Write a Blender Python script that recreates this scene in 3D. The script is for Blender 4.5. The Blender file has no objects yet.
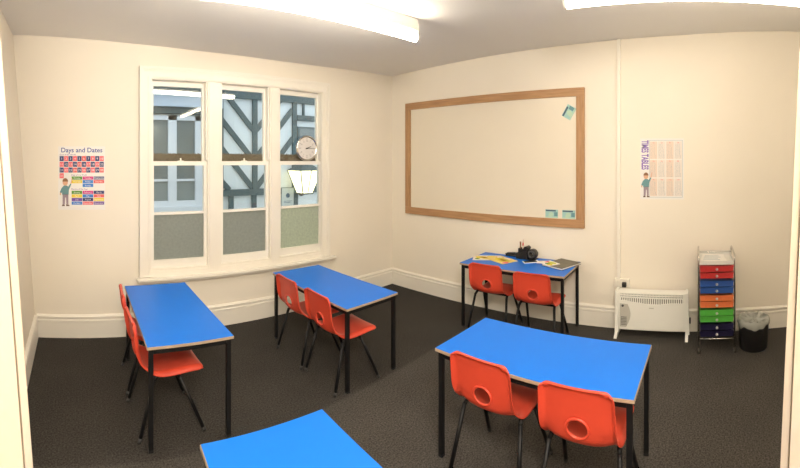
import bpy, bmesh, math, random
from mathutils import Vector, Matrix
random.seed(7)
scene = bpy.context.scene
COL = scene.collection
PI = math.pi
R = math.radians

# ------------------------------------------------------------------ materials
def _new(name):
    m = bpy.data.materials.new(name); m.use_nodes = True
    nt = m.node_tree; b = nt.nodes['Principled BSDF']
    return m, nt, b

def mat(name, col, rough=0.5, metal=0.0, noise=0.0, scale=20.0, bump=0.0, bscale=None, spec=0.5, coat=0.0, emit=None, estr=0.0, detail=4.0):
    """plain procedural surface: a colour slightly varied by noise, and a fine bump"""
    m, nt, b = _new(name)
    b.inputs['Base Color'].default_value = (*col, 1)
    b.inputs['Roughness'].default_value = rough
    b.inputs['Metallic'].default_value = metal
    b.inputs['Specular IOR Level'].default_value = spec
    if coat: b.inputs['Coat Weight'].default_value = coat
    if emit:
        b.inputs['Emission Color'].default_value = (*emit, 1); b.inputs['Emission Strength'].default_value = estr
    tc = nt.nodes.new('ShaderNodeTexCoord')
    if noise > 0:
        n = nt.nodes.new('ShaderNodeTexNoise'); n.inputs['Scale'].default_value = scale; n.inputs['Detail'].default_value = detail
        r = nt.nodes.new('ShaderNodeMapRange'); r.inputs['To Min'].default_value = 1 - noise; r.inputs['To Max'].default_value = 1 + noise
        mx = nt.nodes.new('ShaderNodeMix'); mx.data_type = 'RGBA'; mx.blend_type = 'MULTIPLY'; mx.inputs[0].default_value = 1
        mx.inputs[6].default_value = (*col, 1)
        nt.links.new(tc.outputs['Object'], n.inputs['Vector']); nt.links.new(n.outputs['Fac'], r.inputs['Value'])
        nt.links.new(r.outputs['Result'], mx.inputs[7]); nt.links.new(mx.outputs[2], b.inputs['Base Color'])
    if bump > 0:
        n2 = nt.nodes.new('ShaderNodeTexNoise'); n2.inputs['Scale'].default_value = bscale or scale * 4; n2.inputs['Detail'].default_value = 3
        bp = nt.nodes.new('ShaderNodeBump'); bp.inputs['Strength'].default_value = bump; bp.inputs['Distance'].default_value = 0.004
        nt.links.new(tc.outputs['Object'], n2.inputs['Vector']); nt.links.new(n2.outputs['Fac'], bp.inputs['Height'])
        nt.links.new(bp.outputs['Normal'], b.inputs['Normal'])
    return m

def carpet_mat():
    m, nt, b = _new('charcoal carpet')
    b.inputs['Roughness'].default_value = 0.95; b.inputs['Specular IOR Level'].default_value = 0.15
    tc = nt.nodes.new('ShaderNodeTexCoord')
    n1 = nt.nodes.new('ShaderNodeTexNoise'); n1.inputs['Scale'].default_value = 95; n1.inputs['Detail'].default_value = 6; n1.inputs['Roughness'].default_value = .75
    n2 = nt.nodes.new('ShaderNodeTexNoise'); n2.inputs['Scale'].default_value = 3.0; n2.inputs['Detail'].default_value = 3
    cr = nt.nodes.new('ShaderNodeValToRGB')
    cr.color_ramp.elements[0].position = .36; cr.color_ramp.elements[0].color = (.018, .0165, .0145, 1)
    cr.color_ramp.elements[1].position = .66; cr.color_ramp.elements[1].color = (.088, .080, .071, 1)
    # two strips of carpet joined along a seam: the pile of the strip by the door is laid the other way and is a little lighter
    sx = nt.nodes.new('ShaderNodeSeparateXYZ')
    mr = nt.nodes.new('ShaderNodeMapRange'); mr.inputs['From Min'].default_value = 2.13; mr.inputs['From Max'].default_value = 2.16
    mr.inputs['To Min'].default_value = 1.32; mr.inputs['To Max'].default_value = 0.92
    r2 = nt.nodes.new('ShaderNodeMapRange'); r2.inputs['To Min'].default_value = .8; r2.inputs['To Max'].default_value = 1.2
    ml = nt.nodes.new('ShaderNodeMath'); ml.operation = 'MULTIPLY'
    mx = nt.nodes.new('ShaderNodeMix'); mx.data_type = 'RGBA'; mx.blend_type = 'MULTIPLY'; mx.inputs[0].default_value = 1
    bp = nt.nodes.new('ShaderNodeBump'); bp.inputs['Strength'].default_value = .6; bp.inputs['Distance'].default_value = .006
    L = nt.links.new
    L(tc.outputs['Object'], n1.inputs['Vector']); L(tc.outputs['Object'], n2.inputs['Vector']); L(tc.outputs['Object'], sx.inputs[0])
    L(n1.outputs['Fac'], cr.inputs['Fac']); L(sx.outputs['Y'], mr.inputs['Value']); L(n2.outputs['Fac'], r2.inputs['Value'])
    L(mr.outputs['Result'], ml.inputs[0]); L(r2.outputs['Result'], ml.inputs[1])
    L(cr.outputs['Color'], mx.inputs[6]); L(ml.outputs[0], mx.inputs[7]); L(mx.outputs[2], b.inputs['Base Color'])
    L(n1.outputs['Fac'], bp.inputs['Height']); L(bp.outputs['Normal'], b.inputs['Normal'])
    return m

def wood_mat(name, c1, c2, axis=0, rough=.45, sc=1.0):
    m, nt, b = _new(name)
    b.inputs['Roughness'].default_value = rough
    tc = nt.nodes.new('ShaderNodeTexCoord'); mp = nt.nodes.new('ShaderNodeMapping')
    s = [18 * sc, 18 * sc, 18 * sc]; s[axis] = 1.6 * sc; mp.inputs['Scale'].default_value = s
    n = nt.nodes.new('ShaderNodeTexNoise'); n.inputs['Scale'].default_value = 2.2; n.inputs['Detail'].default_value = 6; n.inputs['Distortion'].default_value = .6
    cr = nt.nodes.new('ShaderNodeValToRGB')
    cr.color_ramp.elements[0].position = .3; cr.color_ramp.elements[0].color = (*c1, 1)
    cr.color_ramp.elements[1].position = .7; cr.color_ramp.elements[1].color = (*c2, 1)
    nt.links.new(tc.outputs['Object'], mp.inputs[0]); nt.links.new(mp.outputs[0], n.inputs['Vector'])
    nt.links.new(n.outputs['Fac'], cr.inputs['Fac']); nt.links.new(cr.outputs['Color'], b.inputs['Base Color'])
    return m

def glass_mat():
    """clear window glass: see-through, mirroring a little at the surface"""
    m = bpy.data.materials.new('clear glass'); m.use_nodes = True; nt = m.node_tree; nt.nodes.clear()
    o = nt.nodes.new('ShaderNodeOutputMaterial'); mx = nt.nodes.new('ShaderNodeMixShader')
    t = nt.nodes.new('ShaderNodeBsdfTransparent'); t.inputs[0].default_value = (.93, .96, .95, 1)
    g = nt.nodes.new('ShaderNodeBsdfGlossy'); g.inputs['Roughness'].default_value = 0.0
    f = nt.nodes.new('ShaderNodeFresnel'); f.inputs[0].default_value = 1.5
    nt.links.new(f.outputs[0], mx.inputs[0]); nt.links.new(t.outputs[0], mx.inputs[1]); nt.links.new(g.outputs[0], mx.inputs[2]); nt.links.new(mx.outputs[0], o.inputs[0])
    return m

def frost_mat(name, c, transl=.5):
    """obscured glass: scatters the light that comes through it, mottled"""
    m = bpy.data.materials.new(name); m.use_nodes = True; nt = m.node_tree; nt.nodes.clear()
    o = nt.nodes.new('ShaderNodeOutputMaterial'); mx = nt.nodes.new('ShaderNodeMixShader'); mx.inputs[0].default_value = transl
    d = nt.nodes.new('ShaderNodeBsdfPrincipled'); d.inputs['Roughness'].default_value = .35
    t = nt.nodes.new('ShaderNodeBsdfTranslucent'); t.inputs[0].default_value = (.8, .86, .78, 1)
    tc = nt.nodes.new('ShaderNodeTexCoord'); n = nt.nodes.new('ShaderNodeTexNoise'); n.inputs['Scale'].default_value = 42; n.inputs['Detail'].default_value = 5
    cr = nt.nodes.new('ShaderNodeValToRGB')
    cr.color_ramp.elements[0].position = .3; cr.color_ramp.elements[0].color = (c[0] * .75, c[1] * .75, c[2] * .75, 1)
    cr.color_ramp.elements[1].position = .72; cr.color_ramp.elements[1].color = (c[0] * 1.25, c[1] * 1.25, c[2] * 1.25, 1)
    bp = nt.nodes.new('ShaderNodeBump'); bp.inputs['Strength'].default_value = .5; bp.inputs['Distance'].default_value = .004
    L = nt.links.new
    L(tc.outputs['Object'], n.inputs['Vector']); L(n.outputs['Fac'], cr.inputs['Fac']); L(cr.outputs['Color'], d.inputs['Base Color'])
    L(n.outputs['Fac'], bp.inputs['Height']); L(bp.outputs['Normal'], d.inputs['Normal'])
    L(d.outputs[0], mx.inputs[1]); L(t.outputs[0], mx.inputs[2]); L(mx.outputs[0], o.inputs[0])
    return m

def film_mat(name, c, alpha):
    """thin cloudy plastic film"""
    m, nt, b = _new(name)
    b.inputs['Base Color'].default_value = (*c, 1); b.inputs['Roughness'].default_value = .25; b.inputs['Alpha'].default_value = alpha
    tc = nt.nodes.new('ShaderNodeTexCoord'); n = nt.nodes.new('ShaderNodeTexNoise'); n.inputs['Scale'].default_value = 26
    bp = nt.nodes.new('ShaderNodeBump'); bp.inputs['Strength'].default_value = .5; bp.inputs['Distance'].default_value = .01
    nt.links.new(tc.outputs['Object'], n.inputs['Vector']); nt.links.new(n.outputs['Fac'], bp.inputs['Height']); nt.links.new(bp.outputs['Normal'], b.inputs['Normal'])
    return m

M = {}
M['wall'] = mat('cream wall paint', (.86, .80, .69), .75, noise=.025, scale=2.5, bump=.12, bscale=60, spec=.25)
M['ceil'] = mat('ceiling paint', (.88, .86, .825), .85, noise=.02, scale=2, bump=.1, bscale=50, spec=.2)
M['gloss'] = mat('cream gloss woodwork paint', (.88, .84, .75), .32, noise=.015, scale=6)
M['lining'] = mat('darkened cream lining paint', (.58, .49, .37), .4, noise=.02, scale=6)  # woodwork cream darkened in colour to offset the added fill light close by
M['sash'] = mat('white sash paint', (.90, .87, .79), .35, noise=.015, scale=8)
M['carpet'] = carpet_mat()
M['blue'] = mat('blue laminate', (.004, .165, .72), .36, noise=.03, scale=9, spec=.22)
M['edge'] = mat('greyish beech table edge', (.42, .31, .215), .5, noise=.12, scale=30)
M['black'] = mat('black powder coated steel', (.007, .007, .0075), .5, noise=.1, scale=40, spec=.3)
M['red'] = mat('red orange polypropylene', (.66, .068, .034), .38, noise=.04, scale=14, bump=.06, bscale=220)
M['cap'] = mat('grey foot cap', (.045, .044, .042), .6, noise=.05)
M['underside'] = mat('table underside', (.45, .42, .38), .7, noise=.05)
M['oak'] = wood_mat('whiteboard oak frame', (.36, .19, .085), (.50, .29, .14), axis=1)
M['oakv'] = wood_mat('whiteboard oak upright', (.36, .19, .085), (.50, .29, .14), axis=2)
M['board'] = mat('whiteboard enamel', (.80, .73, .60), .32, noise=.02, scale=3)
M['glass'] = glass_mat()
M['frostA'] = frost_mat('obscured glass grey', (.31, .31, .27), .42)
M['frostLit'] = frost_mat('obscured glass lit tint', (.52, .56, .40), .45)  # same obscured glass, the glow from behind it put into the colour
M['brown'] = mat('brown bristle', (.20, .145, .095), .95, noise=.6, scale=45, bump=.8, bscale=90)
M['chrome'] = mat('chrome', (.62, .61, .59), .18, metal=1.0, noise=.03)
M['silver'] = mat('silver plastic', (.55, .54, .52), .35, metal=.6, noise=.03)
M['steelgrey'] = mat('white grey tray plastic', (.66, .645, .60), .4, noise=.03)
M['heater'] = mat('white heater enamel', (.87, .865, .80), .35, noise=.015)
M['slot'] = mat('shadowed grille grey', (.16, .155, .14), .6, noise=.05)
M['greyp'] = mat('grey control panel', (.55, .535, .475), .45, noise=.03)
M['socket'] = mat('white socket plastic', (.82, .78, .69), .3, noise=.01)
M['blackp'] = mat('black plastic', (.014, .014, .015), .35, noise=.1, scale=30)
M['darkgrey'] = mat('dark grey plastic', (.05, .05, .052), .45, noise=.1)
M['paper'] = mat('white paper', (.80, .78, .73), .7, noise=.02)
M['bag'] = film_mat('cloudy bin liner', (.66, .68, .62), .50)
M['tube'] = mat('lit fluorescent tube', (.9, .9, .88), .4, emit=(1.0, .885, .73), estr=36.0)
M['tube_dim'] = mat('lit dimmer fluorescent tube', (.9, .9, .86), .4, emit=(1.0, .875, .70), estr=24.0)  # same type of tube, emission set lower to calm the nearby wall
M['batten'] = mat('white batten metal', (.80, .77, .70), .4, noise=.01)
M['castor'] = mat('grey brown castor', (.04, .034, .026), .5, noise=.1)
for k, c in dict(red=(.50, .03, .03), blue=(.025, .085, .33), orange=(.70, .18, .06), green=(.09, .42, .06), navy=(.012, .010, .045)).items():
    M['dr_' + k] = mat(k + ' drawer plastic', c, .3, noise=.04)
P = {}
for k, c in dict(navy=(.03, .04, .16), pink=(.80, .14, .17), green=(.10, .30, .03), magenta=(.66, .05, .26), steel=(.13, .14, .28), yellow=(.78, .60, .04), blue=(.05, .22, .62),
                 coral=(.75, .13, .12), purple=(.16, .07, .36), orange=(.80, .28, .08), skin=(.72, .42, .27), hair=(.26, .12, .05), teal=(.14, .30, .32), trouser=(.33, .26, .30),
                 shoe=(.14, .08, .06), title=(.07, .10, .34), violet=(.24, .15, .50), peach=(.80, .66, .55), grid=(.68, .55, .48), white=(.84, .82, .78), cyan=(.36, .60, .56),
                 mint=(.48, .66, .50), dkteal=(.06, .11, .16), black=(.02, .02, .02), lime=(.62, .66, .08), greyblue=(.32, .40, .44), pyellow=(.80, .62, .20), pale=(.80, .73, .66)).items():
    P[k] = mat('print ' + k, c, .6, noise=.02)
# outside
M['plaster'] = mat('pale blue grey render', (.72, .76, .76), .85, noise=.06, scale=5, bump=.3, bscale=40)
M['timber'] = mat('dark grey green painted timber', (.075, .115, .118), .6, noise=.2, scale=12, bump=.2)
M['eave'] = mat('dark eaves board', (.09, .12, .12), .7, noise=.15)
M['fascia'] = mat('pale blue fascia', (.55, .63, .73), .6, noise=.05)
M['outframe'] = mat('white blue window frame paint', (.70, .73, .77), .5, noise=.03)
M['darkpane'] = mat('dark window pane', (.16, .19, .19), .12, noise=.2, scale=6, spec=.8)
M['blindpane'] = mat('grey blind behind glass', (.25, .28, .27), .3, noise=.1, scale=8)
M['lamp'] = mat('lit lantern glass', (1, .95, .8), .4, emit=(1.0, .86, .5), estr=2.4)
M['paving'] = mat('wet grey paving', (.16, .16, .15), .8, noise=.25, scale=3)
M['rooftile'] = mat('brown roof tile', (.13, .09, .07), .8, noise=.3, scale=14)
M['notice'] = mat('white notice', (.52, .56, .53), .5, noise=.03)

# ------------------------------------------------------------------ mesh builder
class MB:
    def __init__(s): s.bm = bmesh.new(); s.mi = 0
    def face(s, vs, smooth=False):
        try:
            f = s.bm.faces.new(vs); f.material_index = s.mi; f.smooth = smooth; return f
        except ValueError: return None
    def hexa(s, b4, t4):
        vb = [s.bm.verts.new(p) for p in b4]; vt = [s.bm.verts.new(p) for p in t4]
        s.face(vb[::-1]); s.face(vt)
        for i in range(4): s.face([vb[i], vb[(i + 1) % 4], vt[(i + 1) % 4], vt[i]])
        return s
    def box(s, x0, x1, y0, y1, z0, z1, bev=0.0):
        x0, x1 = min(x0, x1), max(x0, x1); y0, y1 = min(y0, y1), max(y0, y1); z0, z1 = min(z0, z1), max(z0, z1)
        n0 = len(s.bm.faces)
        s.hexa([(x0, y0, z0), (x1, y0, z0), (x1, y1, z0), (x0, y1, z0)], [(x0, y0, z1), (x1, y0, z1), (x1, y1, z1), (x0, y1, z1)])
        if bev > 0:
            s.bm.faces.ensure_lookup_table()
            es = list({e for f in s.bm.faces[n0:] for e in f.edges})
            bmesh.ops.bevel(s.bm, geom=es, offset=bev, segments=2, affect='EDGES', profile=.6, material=-1)
        return s
    def obox(s, c, u, hx, hy, z0, z1):
        """box in plan turned along u"""
        c = Vector(c); u = Vector((u[0], u[1])).normalized(); v = Vector((-u.y, u.x))
        q = [c - u * hx - v * hy, c + u * hx - v * hy, c + u * hx + v * hy, c - u * hx + v * hy]
        return s.hexa([(p.x, p.y, z0) for p in q], [(p.x, p.y, z1) for p in q])
    def tube(s, pts, r, n=10, cap=True):
        pts = [Vector(p) for p in pts]; rings = []
        rr = r if isinstance(r, (list, tuple)) else [r] * len(pts)
        t0 = (pts[1] - pts[0]).normalized()
        a = Vector((0, 0, 1)) if abs(t0.z) < .9 else Vector((1, 0, 0))
        nrm = (a - t0 * a.dot(t0)).normalized()
        for i, p in enumerate(pts):
            if i == 0: t = (pts[1] - pts[0])
            elif i == len(pts) - 1: t = (pts[-1] - pts[-2])
            else: t = (pts[i + 1] - p).normalized() + (p - pts[i - 1]).normalized()
            t.normalize()
            nrm = (nrm - t * nrm.dot(t)).normalized(); b = t.cross(nrm)
            rings.append([s.bm.verts.new(p + (nrm * math.cos(2 * PI * k / n) + b * math.sin(2 * PI * k / n)) * rr[i]) for k in range(n)])
        for i in range(len(rings) - 1):
            for k in range(n): s.face([rings[i][k], rings[i][(k + 1) % n], rings[i + 1][(k + 1) % n], rings[i + 1][k]], True)
        if cap: s.face(rings[0][::-1]); s.face(rings[-1])
        return s
    def loop(s, pts, r, n=8):
        pts = [Vector(p) for p in pts]; N = len(pts); rings = []
        for i, p in enumerate(pts):
            t = (pts[(i + 1) % N] - pts[i - 1]).normalized()
            cen = sum(pts, Vector()) / N; nr = (p - cen); nr = (nr - t * nr.dot(t)).normalized(); b = t.cross(nr)
            rings.append([s.bm.verts.new(p + (nr * math.cos(2 * PI * k / n) + b * math.sin(2 * PI * k / n)) * r) for k in range(n)])
        for i in range(N):
            j = (i + 1) % N
            for k in range(n): s.face([rings[i][k], rings[i][(k + 1) % n], rings[j][(k + 1) % n], rings[j][k]], True)
        return s
    def lathe(s, prof, c=(0, 0, 0), axis='Z', n=28, closed_ends=True):
        rings = []; c = Vector(c)
        for r, h in prof:
            ring = []
            for k in range(n):
                a = 2 * PI * k / n; x, y = r * math.cos(a), r * math.sin(a)
                p = {'Z': (x, y, h), 'Y': (x, -h, y), 'X': (-h, x, y)}[axis]
                ring.append(s.bm.verts.new(c + Vector(p)))
            rings.append(ring)
        for i in range(len(rings) - 1):
            for k in range(n): s.face([rings[i][k], rings[i][(k + 1) % n], rings[i + 1][(k + 1) % n], rings[i + 1][k]], True)
        if closed_ends: s.face(rings[0][::-1]); s.face(rings[-1])
        return s
    def prism(s, poly, y0, y1):
        """polygon in local x,z extruded along y"""
        a = [s.bm.verts.new((x, y0, z)) for x, z in poly]; b = [s.bm.verts.new((x, y1, z)) for x, z in poly]
        s.face(a); s.face(b[::-1])
        for i in range(len(poly)): s.face([a[i - 1], a[i], b[i], b[i - 1]])
        return s
    def text(s, txt, x, z, size, y=-.0012, align='LEFT', rot=0.0, sx=1.0, weight=0.0):
        """lettering lying in the local x,z plane, facing -y"""
        cu = bpy.data.curves.new('t', 'FONT'); cu.body = txt; cu.size = size; cu.align_x = align; cu.resolution_u = 3; cu.offset = weight
        ob = bpy.data.objects.new('t', cu); COL.objects.link(ob)
        me = bpy.data.meshes.new_from_object(ob.evaluated_get(bpy.context.evaluated_depsgraph_get()))
        mt = Matrix.Translation((x, y, z)) @ Matrix.Rotation(rot, 4, 'Y') @ Matrix.Rotation(PI / 2, 4, 'X') @ Matrix.Scale(sx, 4, (1, 0, 0))
        me.transform(mt); n0 = len(s.bm.faces)
        s.bm.from_mesh(me); s.bm.faces.ensure_lookup_table()
        for f in s.bm.faces[n0:]: f.material_index = s.mi
        bpy.data.objects.remove(ob); bpy.data.curves.remove(cu); bpy.data.meshes.remove(me)
        return s
    def build(s, name, mats, parent=None, fix=True):
        if fix: bmesh.ops.recalc_face_normals(s.bm, faces=s.bm.faces)
        me = bpy.data.meshes.new(name); s.bm.to_mesh(me); s.bm.free()
        for m in (mats if isinstance(mats, (list, tuple)) else [mats]): me.materials.append(m)
        o = bpy.data.objects.new(name, me); COL.objects.link(o)
        if parent is not None: o.parent = parent
        return o

def fillet(pts, rad, n=5):
    pts = [Vector(p) for p in pts]; out = [pts[0]]
    for i in range(1, len(pts) - 1):
        a, b, c = pts[i - 1], pts[i], pts[i + 1]
        r = min(rad, (a - b).length * .45, (c - b).length * .45)
        p, q = b + (a - b).normalized() * r, b + (c - b).normalized() * r
        for k in range(n + 1):
            t = k / n; out.append(p * (1 - t) ** 2 + b * 2 * t * (1 - t) + q * t * t)
    out.append(pts[-1]); return out

def catmull(P, n):
    out = []; P = [Vector(p) for p in P]; Q = [P[0] * 2 - P[1]] + P + [P[-1] * 2 - P[-2]]
    for i in range(1, len(Q) - 2):
        for k in range(n):
            t = k / n; a, b, c, d = Q[i - 1], Q[i], Q[i + 1], Q[i + 2]
            out.append(.5 * (2 * b + (c - a) * t + (2 * a - 5 * b + 4 * c - d) * t * t + (3 * b - a - 3 * c + d) * t ** 3))
    out.append(P[-1]); return out

def empty(name, label, cat, loc=(0, 0, 0), rz=0, group=None):
    o = bpy.data.objects.new(name, None); COL.objects.link(o); o.empty_display_size = .1
    o.location = loc; o.rotation_euler = (0, 0, rz); tag(o, label, cat, group); return o
def tag(o, label, cat, group=None):
    o['label'] = label; o['category'] = cat
    if group: o['group'] = group
    return o
def structure(o, label=None, cat=None):
    o['kind'] = 'structure'
    if label: o['label'] = label
    if cat: o['category'] = cat
    return o
def copy_tree(o, parent=None):
    c = o.copy(); COL.objects.link(c)
    if parent is not None: c.parent = parent
    for ch in list(o.children): copy_tree(ch, c)
    return c

# ------------------------------------------------------------------ the room
# camera stands in a doorway at x=0,y=0; the window wall is y = DL, the whiteboard wall x = DR
DL, DR, EYE = 3.72, 3.86, 1.673
def lerp_tab(t, tab):
    if t <= tab[0][0]: return tab[0][1]
    for (a, va), (b, vb) in zip(tab, tab[1:]):
        if t <= b: return va + (vb - va) * (t - a) / (b - a)
    return tab[-1][1]
ZW = [(-.61, 2.875), (.0, 2.825), (.58, 2.782), (1.21, 2.756), (2.06, 2.75), (2.73, 2.765), (3.82, 2.818)]
ZR = [(-1.05, 2.985), (-.4, 2.94), (.135, 2.90), (1.15, 2.867), (2.33, 2.85), (3.76, 2.818)]
def ceil_z(x, y): return lerp_tab(x, ZW) + lerp_tab(y, ZR) - 2.818

mb = MB(); mb.box(-2.2, DR + .15, -2.4, DL + .12, -.12, 0)
structure(mb.build('floor', M['carpet']), 'charcoal brown carpet in two strips with a seam', 'carpet')

mb = MB(); NX, NY = 26, 26; g = []
for i in range(NX + 1):
    for j in range(NY + 1):
        x = -2.2 + (DR + .15 + 2.2) * i / NX; y = -2.4 + (DL + .2 + 2.4) * j / NY
        g.append(mb.bm.verts.new((x, y, ceil_z(x, y))))
for i in range(NX):
    for j in range(NY):
        a = i * (NY + 1) + j; mb.face([g[a], g[a + 1], g[a + NY + 2], g[a + NY + 1]], True)
co = mb.build('ceiling', M['ceil'], fix=False); sm = co.modifiers.new('thickness', 'SOLIDIFY'); sm.thickness = .12; sm.offset = -1
structure(co, 'off white painted ceiling with two strip lights', 'ceiling')
for p in co.data.polygons: pass

# window opening in the wall
WX0, WX1, WZ0, WZ1 = .70, 2.71, .60, 2.475
TOP = 3.12
mb = MB()
mb.box(-1.0, WX0, DL, DL + .11, 0, TOP).box(WX1, DR + .15, DL, DL + .11, 0, TOP).box(WX0, WX1, DL, DL + .11, 0, WZ0).box(WX0, WX1, DL, DL + .11, WZ1, TOP)
structure(mb.build('wall_window', M['wall']), 'cream wall with the triple sash window', 'wall')
mb = MB(); mb.box(DR, DR + .15, -1.45, DL, 0, TOP)
structure(mb.build('wall_right', M['wall']), 'cream wall with the whiteboard', 'wall')
# the old outer wall leans: its foot stands further into the room than its head
LXB, LXT = -.375, -.60
mb = MB(); k = (LXT - LXB) / 2.85 * TOP
mb.hexa([(LXB - .25, .9, 0), (LXB, .9, 0), (LXB, DL, 0), (LXB - .25, DL, 0)], [(LXB - .25 + k, .9, TOP), (LXB + k, .9, TOP), (LXB + k, DL, TOP), (LXB - .25 + k, DL, TOP)])
structure(mb.build('wall_left', M['wall']), 'cream side wall in the corner beside the doorway', 'wall')
mb = MB(); mb.box(1.55, DR, -1.57, -1.45, 0, TOP)
structure(mb.build('wall_back', M['wall']), 'cream back wall beside the doorway', 'wall')

# doorway set across the corner; its two sides lean a little
DJ = .85
def polar(d, azdeg): return Vector((d * math.sin(R(azdeg)), d * math.cos(R(azdeg))))
def jamb(name, az_at, shift, out, lab):
    """wall end + its wooden lining; az_at(z) = direction of the free edge at height z"""
    def quad(z, w0, w1, t0, t1):
        e = polar(DJ, az_at(z)); o = out.normalized(); nrm = Vector((-o.y, o.x)) * shift
        q = [e + o * w0 + nrm * t0, e + o * w1 + nrm * t0, e + o * w1 + nrm * t1, e + o * w0 + nrm * t1]
        return [(p.x, p.y, z) for p in q]
    m2 = MB(); m2.hexa(quad(0, .05, 1.0, .0, .12), quad(TOP, .05, 1.0, .0, .12))
    structure(m2.build('wall_' + name, M['wall']), 'cream wall end at the ' + lab + ' of the doorway', 'wall')
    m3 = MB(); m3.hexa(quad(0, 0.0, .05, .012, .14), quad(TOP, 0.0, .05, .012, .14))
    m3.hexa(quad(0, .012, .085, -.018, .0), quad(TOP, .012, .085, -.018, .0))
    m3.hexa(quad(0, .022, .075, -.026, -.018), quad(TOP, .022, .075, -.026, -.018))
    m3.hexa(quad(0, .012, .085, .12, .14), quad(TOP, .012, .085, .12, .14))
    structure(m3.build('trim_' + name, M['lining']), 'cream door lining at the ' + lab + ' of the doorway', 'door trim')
dirL = polar(1, -7.2) - polar(1, 103.6)
PXD = 57.2958 / 393.2
azL = lambda z: ((28.5 + (z - 1.007) / .883 * -31) - 400) * PXD + 47.2
azR = lambda z: ((784.5 + (z - 1.007) / .76 * 16) - 400) * PXD + 47.2
jamb('doorway_left', azL, 1, dirL, 'window side')
jamb('doorway_right', azR, -1, -dirL, 'heater side')
# little hall behind the camera
mb = MB(); mb.box(-2.2, -2.08, -2.4, 1.9, 0, TOP); structure(mb.build('wall_hall_side', M['wall']), 'cream hall wall', 'wall')
mb = MB(); mb.box(-2.08, 1.55, -2.4, -2.28, 0, TOP); structure(mb.build('wall_hall_end', M['wall']), 'cream hall end wall', 'wall')
mb = MB(); mb.box(-2.08, -.62, 1.78, 1.9, 0, TOP); structure(mb.build('wall_hall_far', M['wall']), 'cream hall wall beyond the doorway', 'wall')
mb = MB(); mb.box(1.55, 1.67, -2.4, -1.57, 0, TOP); structure(mb.build('wall_hall_near', M['wall']), 'cream hall wall by the doorway', 'wall')

# skirting: tall board with a double moulded head; profile in (distance from wall, height)
SK = [(0, 0), (.020, 0), (.020, .148), (.024, .152), (.024, .168), (.017, .174), (.017, .182), (.026, .188), (.026, .202), (.012, .208), (.008, .215), (0, .215)]
def skirt(name, p0, p1, inward, lab, zs=1.0, lean=0):
    a, b, n = Vector(p0), Vector(p1), Vector(inward)
    m2 = MB(); va, vb = [], []
    for d, z in SK:
        z *= zs
        va.append(m2.bm.verts.new((a.x + n.x * d + lean * z, a.y + n.y * d, z))); vb.append(m2.bm.verts.new((b.x + n.x * d + lean * z, b.y + n.y * d, z)))
    for i in range(len(va)): m2.face([va[i - 1], va[i], vb[i], vb[i - 1]])
    m2.face(va); m2.face(vb[::-1])
    structure(m2.build(name, M['gloss']), lab, 'skirting board')
skirt('baseboard_window', (LXB, DL), (DR, DL), (0, -1), 'tall cream skirting board under the window')
skirt('baseboard_right', (DR, DL - .026), (DR, -1.45), (-1, 0), 'tall cream skirting board under the whiteboard')
skirt('baseboard_left', (LXB, 1.0), (LXB, DL - .026), (1, 0), 'tall cream skirting board on the side wall', lean=(LXT - LXB) / 2.85)
skirt('baseboard_back', (1.8, -1.45), (DR - .026, -1.45), (0, 1), 'tall cream skirting board on the back wall')

# ------------------------------------------------------------------ sash window
win = bpy.data.objects.new('window_1', None); COL.objects.link(win); win.location = (0, 0, 0)
structure(win, 'triple white sash window with frosted lower panes', 'window')
BAYS = [(.72, 1.29), (1.437, 1.99), (2.115, 2.69)]
mb = MB()   # architrave with stepped moulding
X0, X1, Z0, Z1 = .602, 2.785, .555, 2.575
for o, w, t in ((0, .115, .016), (0, .022, .032), (.022, .02, .024), (.09, .014, .024)):
    y0 = DL - t
    mb.box(X0 + o, X0 + o + w, y0, DL, Z0, Z1 - o).box(X1 - o - w, X1 - o, y0, DL, Z0, Z1 - o).box(X0 + o + w, X1 - o - w, y0, DL, Z1 - o - w, Z1 - o)
mb.build('architrave', M['gloss'], win)
mb = MB()   # box frame: linings, mullions, head, sill board
F0, F1 = DL - .004, DL + .112
mb.box(WX0 - .0, BAYS[0][0], F0, F1, WZ0, WZ1).box(BAYS[2][1], WX1, F0, F1, WZ0, WZ1).box(BAYS[0][0], BAYS[2][1], F0, F1, 2.455, WZ1).box(BAYS[0][0], BAYS[2][1], F0, F1, WZ0, .625)
mb.build('box_frame', M['gloss'], win)
for a, b in ((BAYS[0][1], BAYS[1][0]), (BAYS[1][1], BAYS[2][0])):
    mb = MB(); mb.box(a, b, F0 - .010, F1, .625, 2.455); mb.box(a + .014, b - .014, F0 - .018, F0 - .010, .60, 2.455); mb.build('mullion', M['gloss'], win)
mb = MB(); mb.box(.575, 2.850, DL - .075, DL + .02, .522, .550, .006); mb.box(.60, 2.80, DL - .045, DL + .0, .500, .522); mb.box(.715, 2.69, DL - .012, DL + .02, .55, .60)
mb.build('sill', M['gloss'], win)
LY0, LY1, UY0, UY1 = DL + .022, DL + .064, DL + .068, DL + .108
MR0, MR1 = 1.622, 1.664      # meeting rail
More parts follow.
